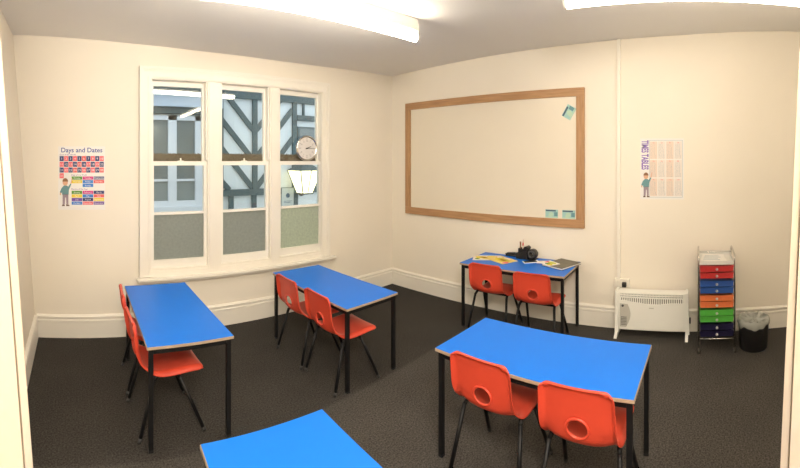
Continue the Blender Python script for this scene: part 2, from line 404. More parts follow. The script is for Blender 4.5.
for n, (a, b) in enumerate(BAYS):
    # outer upper sash
    mb = MB(); st = .034
    mb.box(a, a + st, UY0, UY1, MR0, 2.455).box(b - st, b, UY0, UY1, MR0, 2.455).box(a + st, b - st, UY0, UY1, 2.405, 2.455).box(a + st, b - st, UY0, UY1, MR0, MR1)
    mb.box(a, a + .012, DL + .004, UY0, 1.68, 2.455).box(b - .012, b, DL + .004, UY0, 1.68, 2.455)
    up = mb.build('upper_sash', M['sash'], win)
    mb = MB(); mb.box(a + st, b - st, UY0 + .018, UY0 + .022, MR1, 2.405); mb.build('pane', M['glass'], up)
    mb = MB(); mb.box(a + st, b - st, UY0 + .030, UY1 + .03, MR1, 1.738)   # brown bristly strip lying behind the glass
    for i in range(60):
        x = random.uniform(a + st + .004, b - st - .004); mb.tube([(x, UY0 + .04, 1.73), (x + random.uniform(-.006, .006), UY0 + .04 + random.uniform(-.01, .02), 1.738 + random.uniform(.003, .012))], .002, 4)
    mb.build('bristle_strip', M['brown'], up)
    # inner lower sash
    mb = MB(); st = .030
    mb.box(a, a + st, LY0, LY1, .625, MR1).box(b - st, b, LY0, LY1, .625, MR1).box(a + st, b - st, LY0, LY1, .625, .703).box(a + st, b - st, LY0, LY1, MR0, MR1).box(a + st, b - st, LY0, LY1, 1.140, 1.166)
    lo = mb.build('lower_sash', M['sash'], win)
    mb = MB(); mb.box(a + st, b - st, LY0 + .018, LY0 + .022, 1.166, MR0); mb.build('pane', M['glass'], lo)
    mb = MB(); mb.box(a + st, b - st, LY0 + .018, LY0 + .023, .703, 1.140); mb.build('frosted_pane', M['frostLit'] if n == 2 else M['frostA'], lo)
    if n < 2:
        mb = MB(); cx = (a + b) / 2 + (.02 if n == 0 else .0)
        mb.lathe([(.020, 0), (.020, .006), (.008, .010), (.007, .022), (.011, .028), (.0, .032)], (cx, LY0 + .02, MR1), n=14); mb.box(cx - .03, cx + .03, LY0 + .012, LY0 + .03, MR1, MR1 + .006)
        mb.build('sash_fastener', M['sash'], lo)

# ------------------------------------------------------------------ ceiling lights
def strip_light(name, x0, y0, x1, y1, label, tube, drop=.045):
    a, b = Vector((x0, y0)), Vector((x1, y1)); L = (b - a).length; u = (b - a).normalized(); c = (a + b) / 2
    zc = min(ceil_z(x0, y0), ceil_z(x1, y1), ceil_z(c.x, c.y)); d = drop
    t = empty(name, label, 'ceiling light', (c.x, c.y, zc), math.atan2(u.y, u.x), 'fluorescent strip lights on the ceiling')
    mb = MB(); mb.box(-L / 2, L / 2, -.024, .024, -.050 - d, -.001, .005); mb.build('batten', M['batten'], t)
    mb = MB(); mb.tube([(-L / 2 + .012, 0, -.098 - d), (L / 2 - .012, 0, -.098 - d)], .033, 20); mb.build('tube', tube, t)
    for s in (-1, 1):
        mb = MB(); mb.tube([(s * (L / 2 - .013), 0, -.098 - d), (s * (L / 2 + .004), 0, -.098 - d)], .036, 20); mb.box(s * L / 2 - .012, s * L / 2, -.018, .018, -.080 - d, -.03); mb.build('end_cap', M['batten'], t)
    return t
strip_light('ceiling_light', 2.385, 2.03, .60, 2.19, 'lit strip light on the ceiling nearer the window, running parallel to it', M['tube'])
strip_light('ceiling_light', 2.36, .80, 2.36, -1.0, 'lit strip light on the ceiling cut off by the top edge, above the heater side', M['tube_dim'], .055)

# ------------------------------------------------------------------ school tables
TH = .615
def make_table(name, label):
    t = empty(name, label, 'table', group='blue school tables')
    L, W, H = 1.1, .53, TH
    mb = MB(); mb.box(-L / 2 + .003, L / 2 - .003, -W / 2 + .003, W / 2 - .003, H - .004, H, .0015); mb.build('tabletop', M['blue'], t)
    mb = MB(); mb.box(-L / 2, L / 2, -W / 2, W / 2, H - .020, H - .0035, .002); mb.build('edge_band', M['edge'], t)
    mb = MB(); i = .018
    mb.box(-L / 2 + .04, L / 2 - .04, -W / 2 + i, -W / 2 + i + .022, H - .052, H - .020).box(-L / 2 + .04, L / 2 - .04, W / 2 - i - .022, W / 2 - i, H - .052, H - .020)
    mb.box(-L / 2 + i, -L / 2 + i + .022, -W / 2 + i, W / 2 - i, H - .052, H - .020).box(L / 2 - i - .022, L / 2 - i, -W / 2 + i, W / 2 - i, H - .052, H - .020)
    mb.build('under_frame', M['black'], t)
    for sx in (-1, 1):
        for sy in (-1, 1):
            cx, cy = sx * (L / 2 - .027), sy * (W / 2 - .027)
            mb = MB(); mb.box(cx - .0135, cx + .0135, cy - .0135, cy + .0135, .012, H - .020, .003); lg = mb.build('leg', M['black'], t)
            mb = MB(); mb.box(cx - .0145, cx + .0145, cy - .0145, cy + .0145, 0, .016, .003); mb.build('foot_cap', M['blackp'], lg)
    return t
def place(o, x, y, rz, label=None, z=0.0, sz=1.0):
    o.location = (x, y, z); o.rotation_euler = (0, 0, rz); o.scale = (1, 1, sz)
    if label: o['label'] = label
    return o
tb = make_table('school_table', 'blue topped school table nearest the side wall, below the window end without the clock')
place(tb, .667, 2.738, R(89.7))
place(copy_tree(tb), 2.04, 2.706, R(89.9), 'blue topped school table under the clock end of the window, near the room corner')
place(copy_tree(tb), 3.557, 1.68, R(90.8), 'blue topped school table pushed against the wall under the whiteboard, papers lying on it', sz=1.045)
place(copy_tree(tb), 2.002, .80, R(87.8), 'blue topped school table standing in front of the white heater')
place(copy_tree(tb), .680, .829, R(86), 'blue topped school table without chairs, cut off by the bottom edge of the photo')

# ------------------------------------------------------------------ chairs
PROF = [(.196, .338), (.206, .350), (.203, .362), (.18, .370), (.12, .371), (.04, .365), (-.05, .361), (-.115, .364), (-.160, .379), (-.186, .41), (-.200, .45), (-.211, .50), (-.222, .555), (-.234, .61), (-.246, .655), (-.252, .674), (-.259, .681), (-.268, .678)]
def make_shell():
    pts = catmull([(x + .032 * max(0, (z - .41) / .27), 0, z + .018 * min(1, max(0, (.62 - z) / .22))) for x, z in PROF], 4); n = len(pts)
    s = [0.0]
    for i in range(1, n): s.append(s[-1] + (pts[i] - pts[i - 1]).length)
    S = s[-1]; NV = 30
    bend = min(range(n), key=lambda i: (pts[i] - Vector((-.165, 0, .400))).length)
    def half(i):
        z = pts[i].z
        if i < bend: h = .186 + .004 * math.sin(PI * s[i] / s[bend])
        else: h = .188 - .008 * min(1, (s[i] - s[bend]) / (S - s[bend]))
        a, b = s[i] / .055, (S - s[i]) / .055
        if a < 1: h -= .038 * (1 - math.sqrt(max(0, 1 - (1 - a) ** 2)))
        if b < 1: h -= .042 * (1 - math.sqrt(max(0, 1 - (1 - b) ** 2)))
        return h
    mb = MB(); G = []; UV = {}
    ih = min((i for i in range(bend, n)), key=lambda i: abs(pts[i].z - .490)); sc = s[ih]
    for i in range(n):
        t = (pts[min(i + 1, n - 1)] - pts[max(i - 1, 0)]).normalized(); nr = Vector((-t.z, 0, t.x)) * -1
        if i < bend // 2 and nr.z < 0: nr = -nr
        row = []
        w = math.exp(-((s[i] - s[bend]) / .075) ** 2); h = half(i)
        for j in range(NV + 1):
            v = -1 + 2 * j / NV; av = abs(v)
            up = .034 * w * av ** 3 + .006 * av ** 2
            fl = .026 * max(0, (av - .84) / .16) ** 1.6 * min(1, s[i] / .05)
            p = pts[i] + Vector((0, h * v * (1 - .02 * max(0, (av - .9) / .1)), 0)) + nr * (up - fl)
            vt = mb.bm.verts.new(p); row.append(vt); UV[vt] = (h * v, s[i] - sc)
        G.append(row)
    A, B = .053, .047
    def e(u, w): return (u / A) ** 2 + (w / B) ** 2
    for i in range(n - 1):
        for j in range(NV):
            q = [G[i][j], G[i][j + 1], G[i + 1][j + 1], G[i + 1][j]]
            cu = sum(UV[k][0] for k in q) / 4; cw = sum(UV[k][1] for k in q) / 4
            if e(cu, cw) < 1: continue
            mb.face(q, True)
    loose = [v for v in mb.bm.verts if not v.link_faces]
    for v in loose: mb.bm.verts.remove(v)
    ring = []
    for v in mb.bm.verts:
        if v.is_boundary:
            u, w = UV[v]
            if abs(u) < .09 and abs(w) < .08:
                k = 1 / math.sqrt(e(u, w)); nu, nw = u * k, w * k
                ps = sc + nw; i = max(x for x in range(n) if s[x] <= ps); f = (ps - s[i]) / (s[i + 1] - s[i])
                p = pts[i].lerp(pts[i + 1], f); v.co = Vector((p.x, nu, p.z)) + Vector((.003, 0, 0)); ring.append((math.atan2(nw / B, nu / A), v.co.copy()))
    bmesh.ops.recalc_face_normals(mb.bm, faces=mb.bm.faces)
    me = bpy.data.meshes.new('seat_shell'); mb.bm.to_mesh(me); mb.bm.free(); me.materials.append(M['red'])
    rim = []
    for k in range(36):
        a = 2 * PI * k / 36; nu, nw = A * math.cos(a), B * math.sin(a)
        ps = sc + nw; i = max(x for x in range(n) if s[x] <= ps); f = (ps - s[i]) / (s[i + 1] - s[i]); p = pts[i].lerp(pts[i + 1], f)
        rim.append((p.x - .002, nu, p.z))
    return me, rim
def make_chair():
    t = empty('school_chair', '', 'chair', group='red plastic school chairs')
    me, rim = make_shell()
    sh = bpy.data.objects.new('seat_shell', me); COL.objects.link(sh); sh.parent = t
    so = sh.modifiers.new('thickness', 'SOLIDIFY'); so.thickness = .0065; so.offset = 0
    ss = sh.modifiers.new('smooth', 'SUBSURF'); ss.levels = 1; ss.render_levels = 1
    mb = MB(); mb.loop(rim, .0065); mb.build('hand_hole_rim', M['red'], sh)
    r = .0120
    mb = MB()
    for sy in (-1, 1):
        path = fillet([(-.112, sy * .172, .340), (-.085, sy * .164, .366), (.030, sy * .164, .366), (.058, sy * .172, .340)], .03); mb.tube(path, r)
    for x in (-.065, .015): mb.tube([(x, -.165, .362), (x, .165, .362)], .009)
    mb.build('under_frame', M['black'], t)
    for sx in (-1, 1):
        for sy in (-1, 1):
            top = Vector((-.112 if sx < 0 else .058, sy * .172, .340)); bot = Vector((sx * .205, sy * .205, .0))
            d = (bot - top).normalized()
            mb = MB(); mb.tube([top - d * .006, bot - d * .012], r); lg = mb.build('leg', M['black'], t)
            mb = MB(); mb.tube([bot - d * .03, bot - d * .002], .0125, 12); mb.build('foot_cap', M['cap'], lg)
    return t
ch = make_chair()
CH = [
    (.570, 2.505, R(2), 'red chair nearer the camera at the table beside the side wall'),
    (.575, 2.975, R(-2), 'red chair nearer the window at the table beside the side wall'),
    (1.915, 2.392, R(-3), 'red chair nearer the camera at the table under the clock'),
    (1.915, 2.842, R(-2), 'red chair nearer the window at the table under the clock'),
    (3.450, 1.900, R(2), 'red chair nearer the window at the table under the whiteboard, below the yellow papers'),
    (3.380, 1.385, R(1), 'red chair nearer the heater at the table under the whiteboard'),
    (1.900, 1.008, R(-2), 'red chair nearer the window at the table in front of the heater'),
    (1.860, .500, R(-2), 'red chair nearest the camera, at the table in front of the heater'),
]
for i, (x, y, rz, lab) in enumerate(CH):
    c = ch if i == 0 else copy_tree(ch)
    place(c, x, y, rz, lab)

# ------------------------------------------------------------------ whiteboard and what is stuck on it
RW = -PI / 2                                      # things on the whiteboard wall: local x runs to the viewer's right, local -y into the room
def on_right(name, y, z, label, cat, gap=0.0, group=None): return empty(name, label, cat, (DR - gap, y, z), RW, group)
wbw, wbh, fw = 2.36, 1.435, .088
wb = on_right('whiteboard', 2.275, .980, 'large blank whiteboard in a wide oak frame on the wall', 'whiteboard')
mb = MB(); mb.box(-wbw / 2 + .03, wbw / 2 - .03, -.016, -.002, .03, wbh - .03); mb.build('board', M['board'], wb)
for z in (0, wbh - fw):
    mb = MB(); mb.box(-wbw / 2, wbw / 2, -.030, -.001, z, z + fw, .003); o = mb.build('frame_rail', M['oak'], wb)
for sx in (-1, 1):
    mb = MB(); xa = sx * (wbw / 2 - fw / 2); mb.box(xa - fw / 2, xa + fw / 2, -.0295, -.001, fw, wbh - fw, .003); mb.build('frame_upright', M['oakv'], wb)
M['oak'].node_tree.nodes['Mapping'].inputs['Scale'].default_value = (1.6, 18, 18)
def card(y, z, w, h, tilt, label):
    t = on_right('picture_card', y, z, label, 'card', gap=.0165, group='small green cards on the whiteboard'); t.rotation_euler = (0, tilt, RW)
    mb = MB(); mb.box(-w / 2, w / 2, -.0014, -.0004, -h / 2, h / 2)
    mb.build('card_paper', P['cyan'], t)
    mb = MB(); y0, y1 = -.0020, -.0013; m = .004
    mb.mi = 0; mb.box(-w / 2 + m, w / 2 - m * 6, y0, y1, h / 2 - h * .22, h / 2 - m)
    mb.mi = 1; mb.prism([(-w * .28, -h * .36), (w * .05, -h * .42), (w * .16, -h * .05), (w * .02, h * .22), (-w * .2, h * .12)], y0, y1)
    mb.mi = 2; mb.box(w * .2, w / 2 - m, y0, y1, -h * .3, h * .2)
    mb.mi = 1; mb.box(-w / 2 + m, w / 2 - m, y0, y1, -h / 2 + m, -h / 2 + h * .12)
    mb.build('print', [P['dkteal'], P['mint'], P['teal']], t)
card(1.262, 2.168, .135, .105, R(-60), 'small green and teal card stuck askew at the top corner of the whiteboard')
card(1.452, 1.116, .140, .086, 0, 'small green card at the foot of the whiteboard, the one farther from its corner')
card(1.265, 1.116, .140, .086, 0, 'small green card at the foot of the whiteboard, the one in its corner')

# ------------------------------------------------------------------ posters
def boy(mb, x, z, h, mats):
    """a plain printed figure of a pupil pointing up; flat print, colours by index"""
    I = mats; y0, y1 = -.0022, -.0009; x += .010 * h
    def pr(k, poly): mb.mi = I[k]; mb.prism([(x + a * .78 * h, z + b * h) for a, b in poly], y0, y1)
    pr('shoe', [(-.16, 0), (-.02, 0), (-.02, .05), (-.12, .06)]); pr('shoe', [(.04, 0), (.20, 0), (.16, .05), (.04, .06)])
    pr('trouser', [(-.12, .06), (-.02, .06), (.0, .30), (.03, .30), (.05, .06), (.14, .06), (.14, .42), (-.12, .42)])
    pr('teal', [(-.14, .40), (.15, .40), (.17, .66), (.08, .72), (-.06, .72), (-.16, .64)])
    pr('teal', [(-.16, .64), (-.24, .50), (-.20, .44), (-.11, .52)])
    pr('skin', [(-.24, .50), (-.25, .40), (-.19, .38), (-.19, .44)])
    pr('teal', [(.13, .68), (.17, .58), (.27, .76), (.23, .79)]); pr('skin', [(.23, .79), (.27, .76), (.32, .98), (.29, .99)])
    mb.mi = I['skin']; mb.prism([(x + .092 * h * math.cos(a) + .0, z + .83 * h + .115 * h * math.sin(a)) for a in [2 * PI * k / 16 for k in range(16)]], y0, y1)
    mb.mi = I['hair']; mb.prism([(x + .100 * h * math.cos(a), z + .86 * h + .12 * h * math.sin(a)) for a in [PI * k / 10 for k in range(11)]], y0 - .0004, y1)
pw, ph = .445, .60
p1 = empty('days_and_dates_poster', 'colourful poster of days, dates and months on the wall beside the window', 'poster', (.053, DL - .001, 1.205))
mb = MB(); mb.box(-pw / 2, pw / 2, -.0008, 0, 0, ph); mb.build('paper', P['white'], p1)
mb = MB(); mb.text('Days and Dates', 0, ph - .056, .062, align='CENTER', weight=.001); mb.build('title_lettering', P['title'], p1)
mb = MB(); cols = 10; cw = (pw - .024) / cols; rh = .048
mb2 = MB(); num = 1
for r in range(4):
    for c in range(cols):
        if num > 31: break
        x0 = -pw / 2 + .012 + c * cw; z1 = ph - .092 - r * (rh + .006)
        dark = (c + r) % 2 == 0
        mb.mi = 0 if dark else (1 if (num % 3) else 2)
        mb.box(x0 + .0012, x0 + cw - .0012, -.0014, -.0007, z1 - rh, z1); mb2.mi = 0
        mb2.text(str(num), x0 + cw / 2, z1 - rh * .72, .030, -.0018, 'CENTER'); num += 1
mb.build('date_grid', [P['navy'], P['pink'], P['coral']], p1); mb2.build('numeral_lettering', P['white'], p1)
mb = MB(); mb2 = MB()
def word_block(words, z0, cols, x0=-.095, bw=.100, bh=.030):
    for i, (w, c) in enumerate(words):
        cx = x0 + (i % 3) * (bw + .004); cz = z0 - (i // 3) * (bh + .004); mb.mi = c; mb.box(cx, cx + bw, -.0014, -.0007, cz - bh, cz)
        mb2.text(w, cx + bw / 2, cz - bh * .72, .020, -.0018, 'CENTER')
PC = ['green', 'magenta', 'steel', 'yellow', 'blue', 'coral', 'purple', 'navy', 'pink']
word_block([('Monday', 0), ('Tuesday', 1), ('Wednesday', 2), ('Thursday', 3), ('Friday', 4), ('Saturday', 5)], ph - .285, 3)
mb.mi = 4; mb.box(.009, .109, -.0014, -.0007, ph - .385, ph - .353); mb2.text('Sunday', .059, ph - .377, .020, -.0018, 'CENTER')
word_block([('January', 0), ('February', 1), ('March', 7), ('April', 3), ('May', 4), ('June', 5), ('July', 6), ('August', 7), ('September', 3), ('October', 4), ('November', 8), ('December', 6)], ph - .42, 3)
mb.build('word_boxes', [P[k] for k in PC], p1); mb2.build('word_lettering', P['white'], p1)
mb = MB(); mb.text('Days of the Month', -pw / 2 + .014, ph - .085, .020); mb.text('Days of the Week', -.10, ph - .277, .020); mb.text('Months of the Year', -.10, ph - .411, .020); mb.build('heading_lettering', P['purple'], p1)
mb = MB(); IDX = dict(shoe=0, trouser=1, teal=2, skin=3, hair=4); boy(mb, -.158, .035, .27, IDX)
mb.build('pupil_picture', [P['shoe'], P['trouser'], P['teal'], P['skin'], P['hair']], p1)

pw, ph = .43, .60
p2 = on_right('times_tables_poster', .313, 1.288, 'white and peach times tables poster on the wall above the heater', 'poster', gap=.001)
mb = MB(); mb.box(-pw / 2, pw / 2, -.0008, 0, 0, ph); mb.build('paper', P['white'], p2)
mb = MB(); mb.text('TIMES TABLES', -pw / 2 + .016, ph - .018, .094, align='LEFT', rot=PI / 2, sx=.50, weight=.003); mb.build('title_lettering', P['violet'], p2)
mb = MB(); mb2 = MB(); mb3 = MB()
for n in range(12):
    c, r = n % 4, n // 4; x0 = -pw / 2 + .096 + c * .081; z1 = ph - .030 - r * .182
    mb.mi = n % 2; mb.box(x0, x0 + .073, -.0014, -.0007, z1 - .172, z1)
    mb2.text('%dx' % (n + 1), x0 + .0365, z1 - .017, .019, -.0018, 'CENTER')
    mb3.text('\n'.join('%d x %d = %d' % (k, n + 1, k * (n + 1)) for k in range(1, 13)), x0 + .004, z1 - .031, .0122, -.0018)
mb.build('column_print', [P['peach'], P['pale']], p2); mb2.build('heading_lettering', P['coral'], p2); mb3.build('table_lettering', P['greyblue'], p2)
mb = MB(); m_ = .090
mb.box(-pw / 2 + m_, pw / 2 - .012, -.0012, -.0007, ph - .020, ph - .017).box(-pw / 2 + m_, pw / 2 - .012, -.0012, -.0007, .020, .023).box(-pw / 2 + m_, -pw / 2 + m_ + .003, -.0012, -.0007, .023, ph - .020).box(pw / 2 - .015, pw / 2 - .012, -.0012, -.0007, .023, ph - .020)
mb.build('printed_border', P['greyblue'], p2)
mb = MB(); boy(mb, -.160, .02, .25, IDX); mb.build('pupil_picture', [P['shoe'], P['trouser'], P['teal'], P['skin'], P['hair']], p2)

# ------------------------------------------------------------------ clock on the meeting rail
ck = empty('wall_clock', 'round silver rimmed clock standing on the window meeting rail', 'clock', (2.502, LY0 + .040, MR1)); cr = .147
def ring_y(mb, prof, n=40): mb.lathe(prof, (0, 0, cr), 'Y', n)
mb = MB(); ring_y(mb, [(cr - .012, 0), (cr, .006), (cr, .026), (cr - .008, .034), (cr - .018, .032), (cr - .022, .020)]); mb.build('rim', M['chrome'], ck)
mb = MB(); ring_y(mb, [(cr - .021, .016), (cr - .021, .022)]); mb.build('face', mat('clock face', (.74, .71, .69), .5, noise=.01), ck)
mb = MB(); mb2 = MB()
for k in range(12):
    a = 2 * PI * k / 12; q = .102
    mb.mi = 0; d = Vector((math.sin(a), 0, math.cos(a))); p = Vector((0, -.0225, cr)) + d * .108
    mb.tube([p - d * .005, p + d * .005], .0022 if k % 3 else .0035, 4)
    mb2.text(str(k if k else 12), math.sin(a) * .085, cr + math.cos(a) * .085 - .008, .023, -.0226, 'CENTER')
mb.build('minute_marking', P['black'], ck); mb2.build('numeral_lettering', P['black'], ck)
def hand(name, deg, L, w, y):
    a = R(deg); d = Vector((math.sin(a), 0, math.cos(a))); c = Vector((0, y, cr)); m2 = MB(); m2.tube([c - d * .018, c + d * L * .6, c + d * L], [w, w, w * .5], 6); m2.build(name, P['black'], ck)
hand('hour_hand', 68, .062, .0035, -.027); hand('minute_hand', 92, .098, .0026, -.030)
mb = MB(); mb.lathe([(.007, .022), (.007, .034)], (0, 0, cr), 'Y', 12); mb.build('hub', P['black'], ck)

# ------------------------------------------------------------------ socket, trunking, heater, trolley, bin
tr = on_right('cable_trunking', .742, .498, 'thin white cable trunking running up the wall from the socket', 'trunking')
mb = MB(); k = .030; zt = ceil_z(DR, .74) - .498
mb.box(-.0165, .0165, -.028, -.0005, 0, zt, .002); mb.build('trunking_body', M['gloss'], tr)
mb = MB(); mb.box(-.0135, .0135, -.031, -.028, 0, zt); mb.build('trunking_lid', M['gloss'], tr)
so = on_right('wall_socket', .708, .412, 'white double socket with a black plug above the heater', 'socket')
mb = MB(); mb.box(-.075, .075, -.030, -.0005, 0, .086, .004); mb.build('back_box', M['socket'], so)
mb = MB(); mb.box(-.073, .073, -.038, -.030, .001, .085, .003); mb.build('face_plate', M['socket'], so)
for x in (-.045, .008):
    mb = MB(); mb.box(x - .007, x + .007, -.043, -.038, .052, .074, .002); mb.build('rocker_switch', M['socket'], so)
pg = on_right('power_plug', .680, .427, 'black plug pushed into the wall socket', 'plug', gap=.0385)
mb = MB(); mb.box(-.022, .022, -.034, -.0005, 0, .048, .009); mb.build('plug_body', M['blackp'], pg)

ht = on_right('convector_heater', .395, 0, 'white convector heater standing on two feet against the wall', 'heater', gap=.14)
HW = .333
mb = MB(); mb.box(-HW, HW, -.055, .065, .070, .425, .010)
mb.build('body', M['heater'], ht)
mb = MB()   # front panel whose upper edge dips in a shallow curve, leaving the grille open above
up = [(-HW + .03, .338)] + [(-HW + .03 + (2 * HW - .06) * t / 24, .338 - .020 * math.exp(-((t / 24 - .52) / .17) ** 2) + .016 * math.exp(-((t / 24 - .05) / .1) ** 2)) for t in range(1, 24)] + [(HW - .03, .340)]
mb.prism([(-HW + .03, .085)] + up + [(HW - .03, .085)], -.067, -.055); mb.build('front_panel', M['heater'], ht)
mb = MB(); mb.box(-HW + .034, HW - .034, -.0565, -.0545, .325, .412); mb.build('grille_recess', M['slot'], ht)
mb = MB()
for i in range(30):
    x = -HW + .040 + i * (2 * HW - .08) / 29; mb.box(x - .0055, x + .0055, -.064, -.0560, .318, .374)
for z in (.376, .396, .414): mb.box(-HW + .03, HW - .03, -.064, -.055, z, z + .010)
for i in range(44):
    x = -HW + .036 + i * (2 * HW - .072) / 43; mb.box(x - .003, x + .003, -.060, -.0560, .386, .414)
mb.build('grille_bars', M['heater'], ht)
for sx in (-1, 1):
    mb = MB(); xa = sx * HW
    mb.hexa([(xa - .016, -.072, .052), (xa + .022, -.072, .052), (xa + .022, .07, .052), (xa - .016, .07, .052)], [(xa - .014, -.064, .432), (xa + .010, -.064, .432), (xa + .010, .065, .432), (xa - .014, .065, .432)])
    mb.build('side_cap', M['heater'], ht)
    mb = MB(); mb.hexa([(xa - .020, -.105, 0), (xa + .008, -.105, 0), (xa + .008, .085, 0), (xa - .020, .085, 0)], [(xa - .014, -.060, .075), (xa + .012, -.060, .075), (xa + .012, .05, .075), (xa - .014, .05, .075)])
    mb.build('foot', M['heater'], ht)
mb = MB(); mb.prism([(-HW + .034, .105), (-HW + .095, .105)] + [(-HW + .095 + .040 * math.sin(PI * t / 10 * .9), .105 + .215 * t / 10) for t in range(1, 11)] + [(-HW + .034, .322)], -.072, -.066); cp = mb.build('control_panel', M['greyp'], ht)
mb = MB()
for i in range(5):
    for j in range(6): mb.box(-HW + .046 + i * .011, -HW + .054 + i * .011, -.0735, -.0715, .122 + j * .014, .131 + j * .014)
mb.build('vent_slots', M['slot'], cp)
mb = MB(); mb.lathe([(.011, 0), (.010, .010), (.0, .011)], (-HW + .062, -.072, .304), 'Y', 16); mb.build('thermostat_knob', M['darkgrey'], cp)
mb = MB(); mb.box(-.022, .022, -.0685, -.0665, .286, .294); mb.build('badge', M['greyp'], ht)
mb = MB(); mb.box(HW + .018, HW + .034, -.01, .02, .13, .18, .004); mb.build('side_switch', M['darkgrey'], ht)

tc = on_right('drawer_trolley', -.200, 0, 'narrow chrome trolley of ten coloured drawers on castors', 'drawer trolley', gap=.285)
CW, CD = .150, .17       # half width, half depth
LEVELS = [('red', .735), ('red', .676), ('blue', .606), ('blue', .548), ('orange', .481), ('orange', .424), ('green', .355), ('green', .299), ('navy', .232), ('navy', .174)]
for sx in (-1, 1):
    mb = MB(); x = sx * (CW + .006)
    path = fillet([(x, -CD, .045), (x, -CD, .850), (x, CD, .862), (x, CD, .045)], .05, 8); mb.tube(path, .0075)
    mb.build('side_frame', M['chrome'], tc)
for y, z in ((-CD, .125), (CD, .125), (CD, .80)):
    mb = MB(); mb.tube([(-CW - .006, y, z), (CW + .006, y, z)], .0065); mb.build('cross_rail', M['chrome'], tc)
mb = MB()
for col, z in LEVELS:
    for sx in (-1, 1): mb.tube([(sx * (CW - .001), -CD + .005, z + .022), (sx * (CW - .001), CD, z + .022)], .0035, 6)
mb.build('drawer_runner', M['chrome'], tc)
for i, (col, z) in enumerate(LEVELS):
    mb = MB(); w, d, hgt = CW - .008, CD - .006, .050; th = .004; y0 = -CD - .002
    # open-topped tray, front a little dipped
    mb.box(-w, w, y0, d, z - .026, z - .022); mb.box(-w, -w + th, y0, d, z - .022, z + .020); mb.box(w - th, w, y0, d, z - .022, z + .020); mb.box(-w + th, w - th, d - th, d, z - .022, z + .020)
    mb.prism([(-w, -.026 + z), (w, -.026 + z), (w + .003, .024 + z), (.055, .024 + z), (.040, .018 + z), (-.040, .018 + z), (-.055, .024 + z), (-w - .003, .024 + z)], y0 - .006, y0)
    mb.box(-w - .004, w + .004, y0 - .013, y0 - .004, z + .016, z + .023)
    dr = mb.build('drawer', M['dr_' + col], tc); dr['label'] = col + ' plastic drawer'
    mb = MB(); mb.lathe([(.005, 0), (.005, .008), (.011, .012), (.012, .017), (.008, .021), (.0, .022)], (0, y0 - .006, z - .002), 'Y', 16); mb.build('knob', M['silver'], dr)
mb = MB(); mb.box(-CW + .002, CW - .002, -CD, CD, .772, .778); mb.box(-CW + .002, CW - .002, -CD - .006, -CD, .768, .800)
for sx in (-1, 1): mb.box(sx * (CW - .004), sx * (CW - .001), -CD, CD, .775, .800)
mb.box(-CW + .002, CW - .002, CD - .004, CD, .775, .812); mb.build('top_tray', M['steelgrey'], tc)
for sx in (-1, 1):
    for y in (-CD, CD):
        x = sx * (CW + .006)
        mb = MB(); mb.tube([(x, y, .03), (x, y, .052)], .008); mb.box(x - .013, x + .013, y - .012, y + .012, .024, .040, .003); cs = mb.build('castor', M['castor'], tc)
        mb = MB(); mb.lathe([(.006, -.010), (.020, -.009), (.020, .009), (.006, .010)], (x, y, .020), 'X', 18); mb.build('castor_wheel', M['castor'], cs)
for i, (dx, dy, rz, dz, lab) in enumerate([(-.01, -.02, .10, 0, 'white sheet lying lower in the trolley top tray'), (-.03, .02, -.12, .004, 'white sheet lying uppermost in the trolley top tray')]):
    s = empty('paper_sheet', lab, 'paper', (DR - .285 + dy, -.200 - dx, .7785 + dz), RW + rz, 'white papers on the trolley')
    mb = MB(); mb.box(-.098, .098, -.115, .115, 0, .0035); mb.build('sheet', M['paper'], s)
    if i: 
        mb = MB(); mb.mi = 0
        for k in range(4): mb.box(-.075, .075 - .02 * (k % 2), -.09 + k * .045, -.075 + k * .045, .0034, .0040)
        mb.build('print_lines', P['greyblue'], s)

bn = on_right('waste_bin', -.535, 0, 'black waste bin with a cloudy plastic liner beside the drawer trolley', 'bin', gap=.37)
mb = MB(); r0, r1, hb = .124, .139, .250
mb.lathe([(.0, 0), (r0 - .008, 0), (r0, .008), (r1, hb - .01), (r1 + .004, hb), (r1 - .002, hb), (r0 - .006, .012), (.0, .012)], n=40, closed_ends=False); mb.build('bucket', M['blackp'], bn)
mb = MB(); N = 56; rings = []
for lev in range(9):
    ring = []
    for k in range(N):
        a = 2 * PI * k / N; w = math.sin(3 * a + .6) * .4 + math.sin(5 * a + 2) * .35 + math.sin(9 * a) * .25; w2 = math.sin(7 * a + 1) * .5 + math.sin(12 * a + 2) * .5
        if lev == 0: r, z = r1 + .006 + .003 * w2, hb - .036 - .022 * w - .012 * w2
        elif lev == 1: r, z = r1 + .009 + .004 * w2, hb - .020 - .008 * w
        elif lev == 2: r, z = r1 + .008 + .003 * w, hb - .004
        elif lev == 3: r, z = r1 + .001, hb + .012 + .010 * w
        elif lev == 4: r, z = r1 - .016 + .004 * w, hb + .016 + .014 * w2
        elif lev == 5: r, z = r1 - .040 + .010 * w2, hb + .004 + .014 * w
        elif lev == 6: r, z = .060 + .012 * w, hb - .010 + .022 * w2
        elif lev == 7: r, z = .030 + .006 * w2, hb + .004 + .014 * w
        else: r, z = .004, hb - .004
        ring.append(mb.bm.verts.new((r * math.cos(a), r * math.sin(a), z)))
    rings.append(ring)
for i in range(8):
    for k in range(N): mb.face([rings[i][k], rings[i][(k + 1) % N], rings[i + 1][(k + 1) % N], rings[i + 1][k]], True)
mb.build('bin_liner', M['bag'], bn)

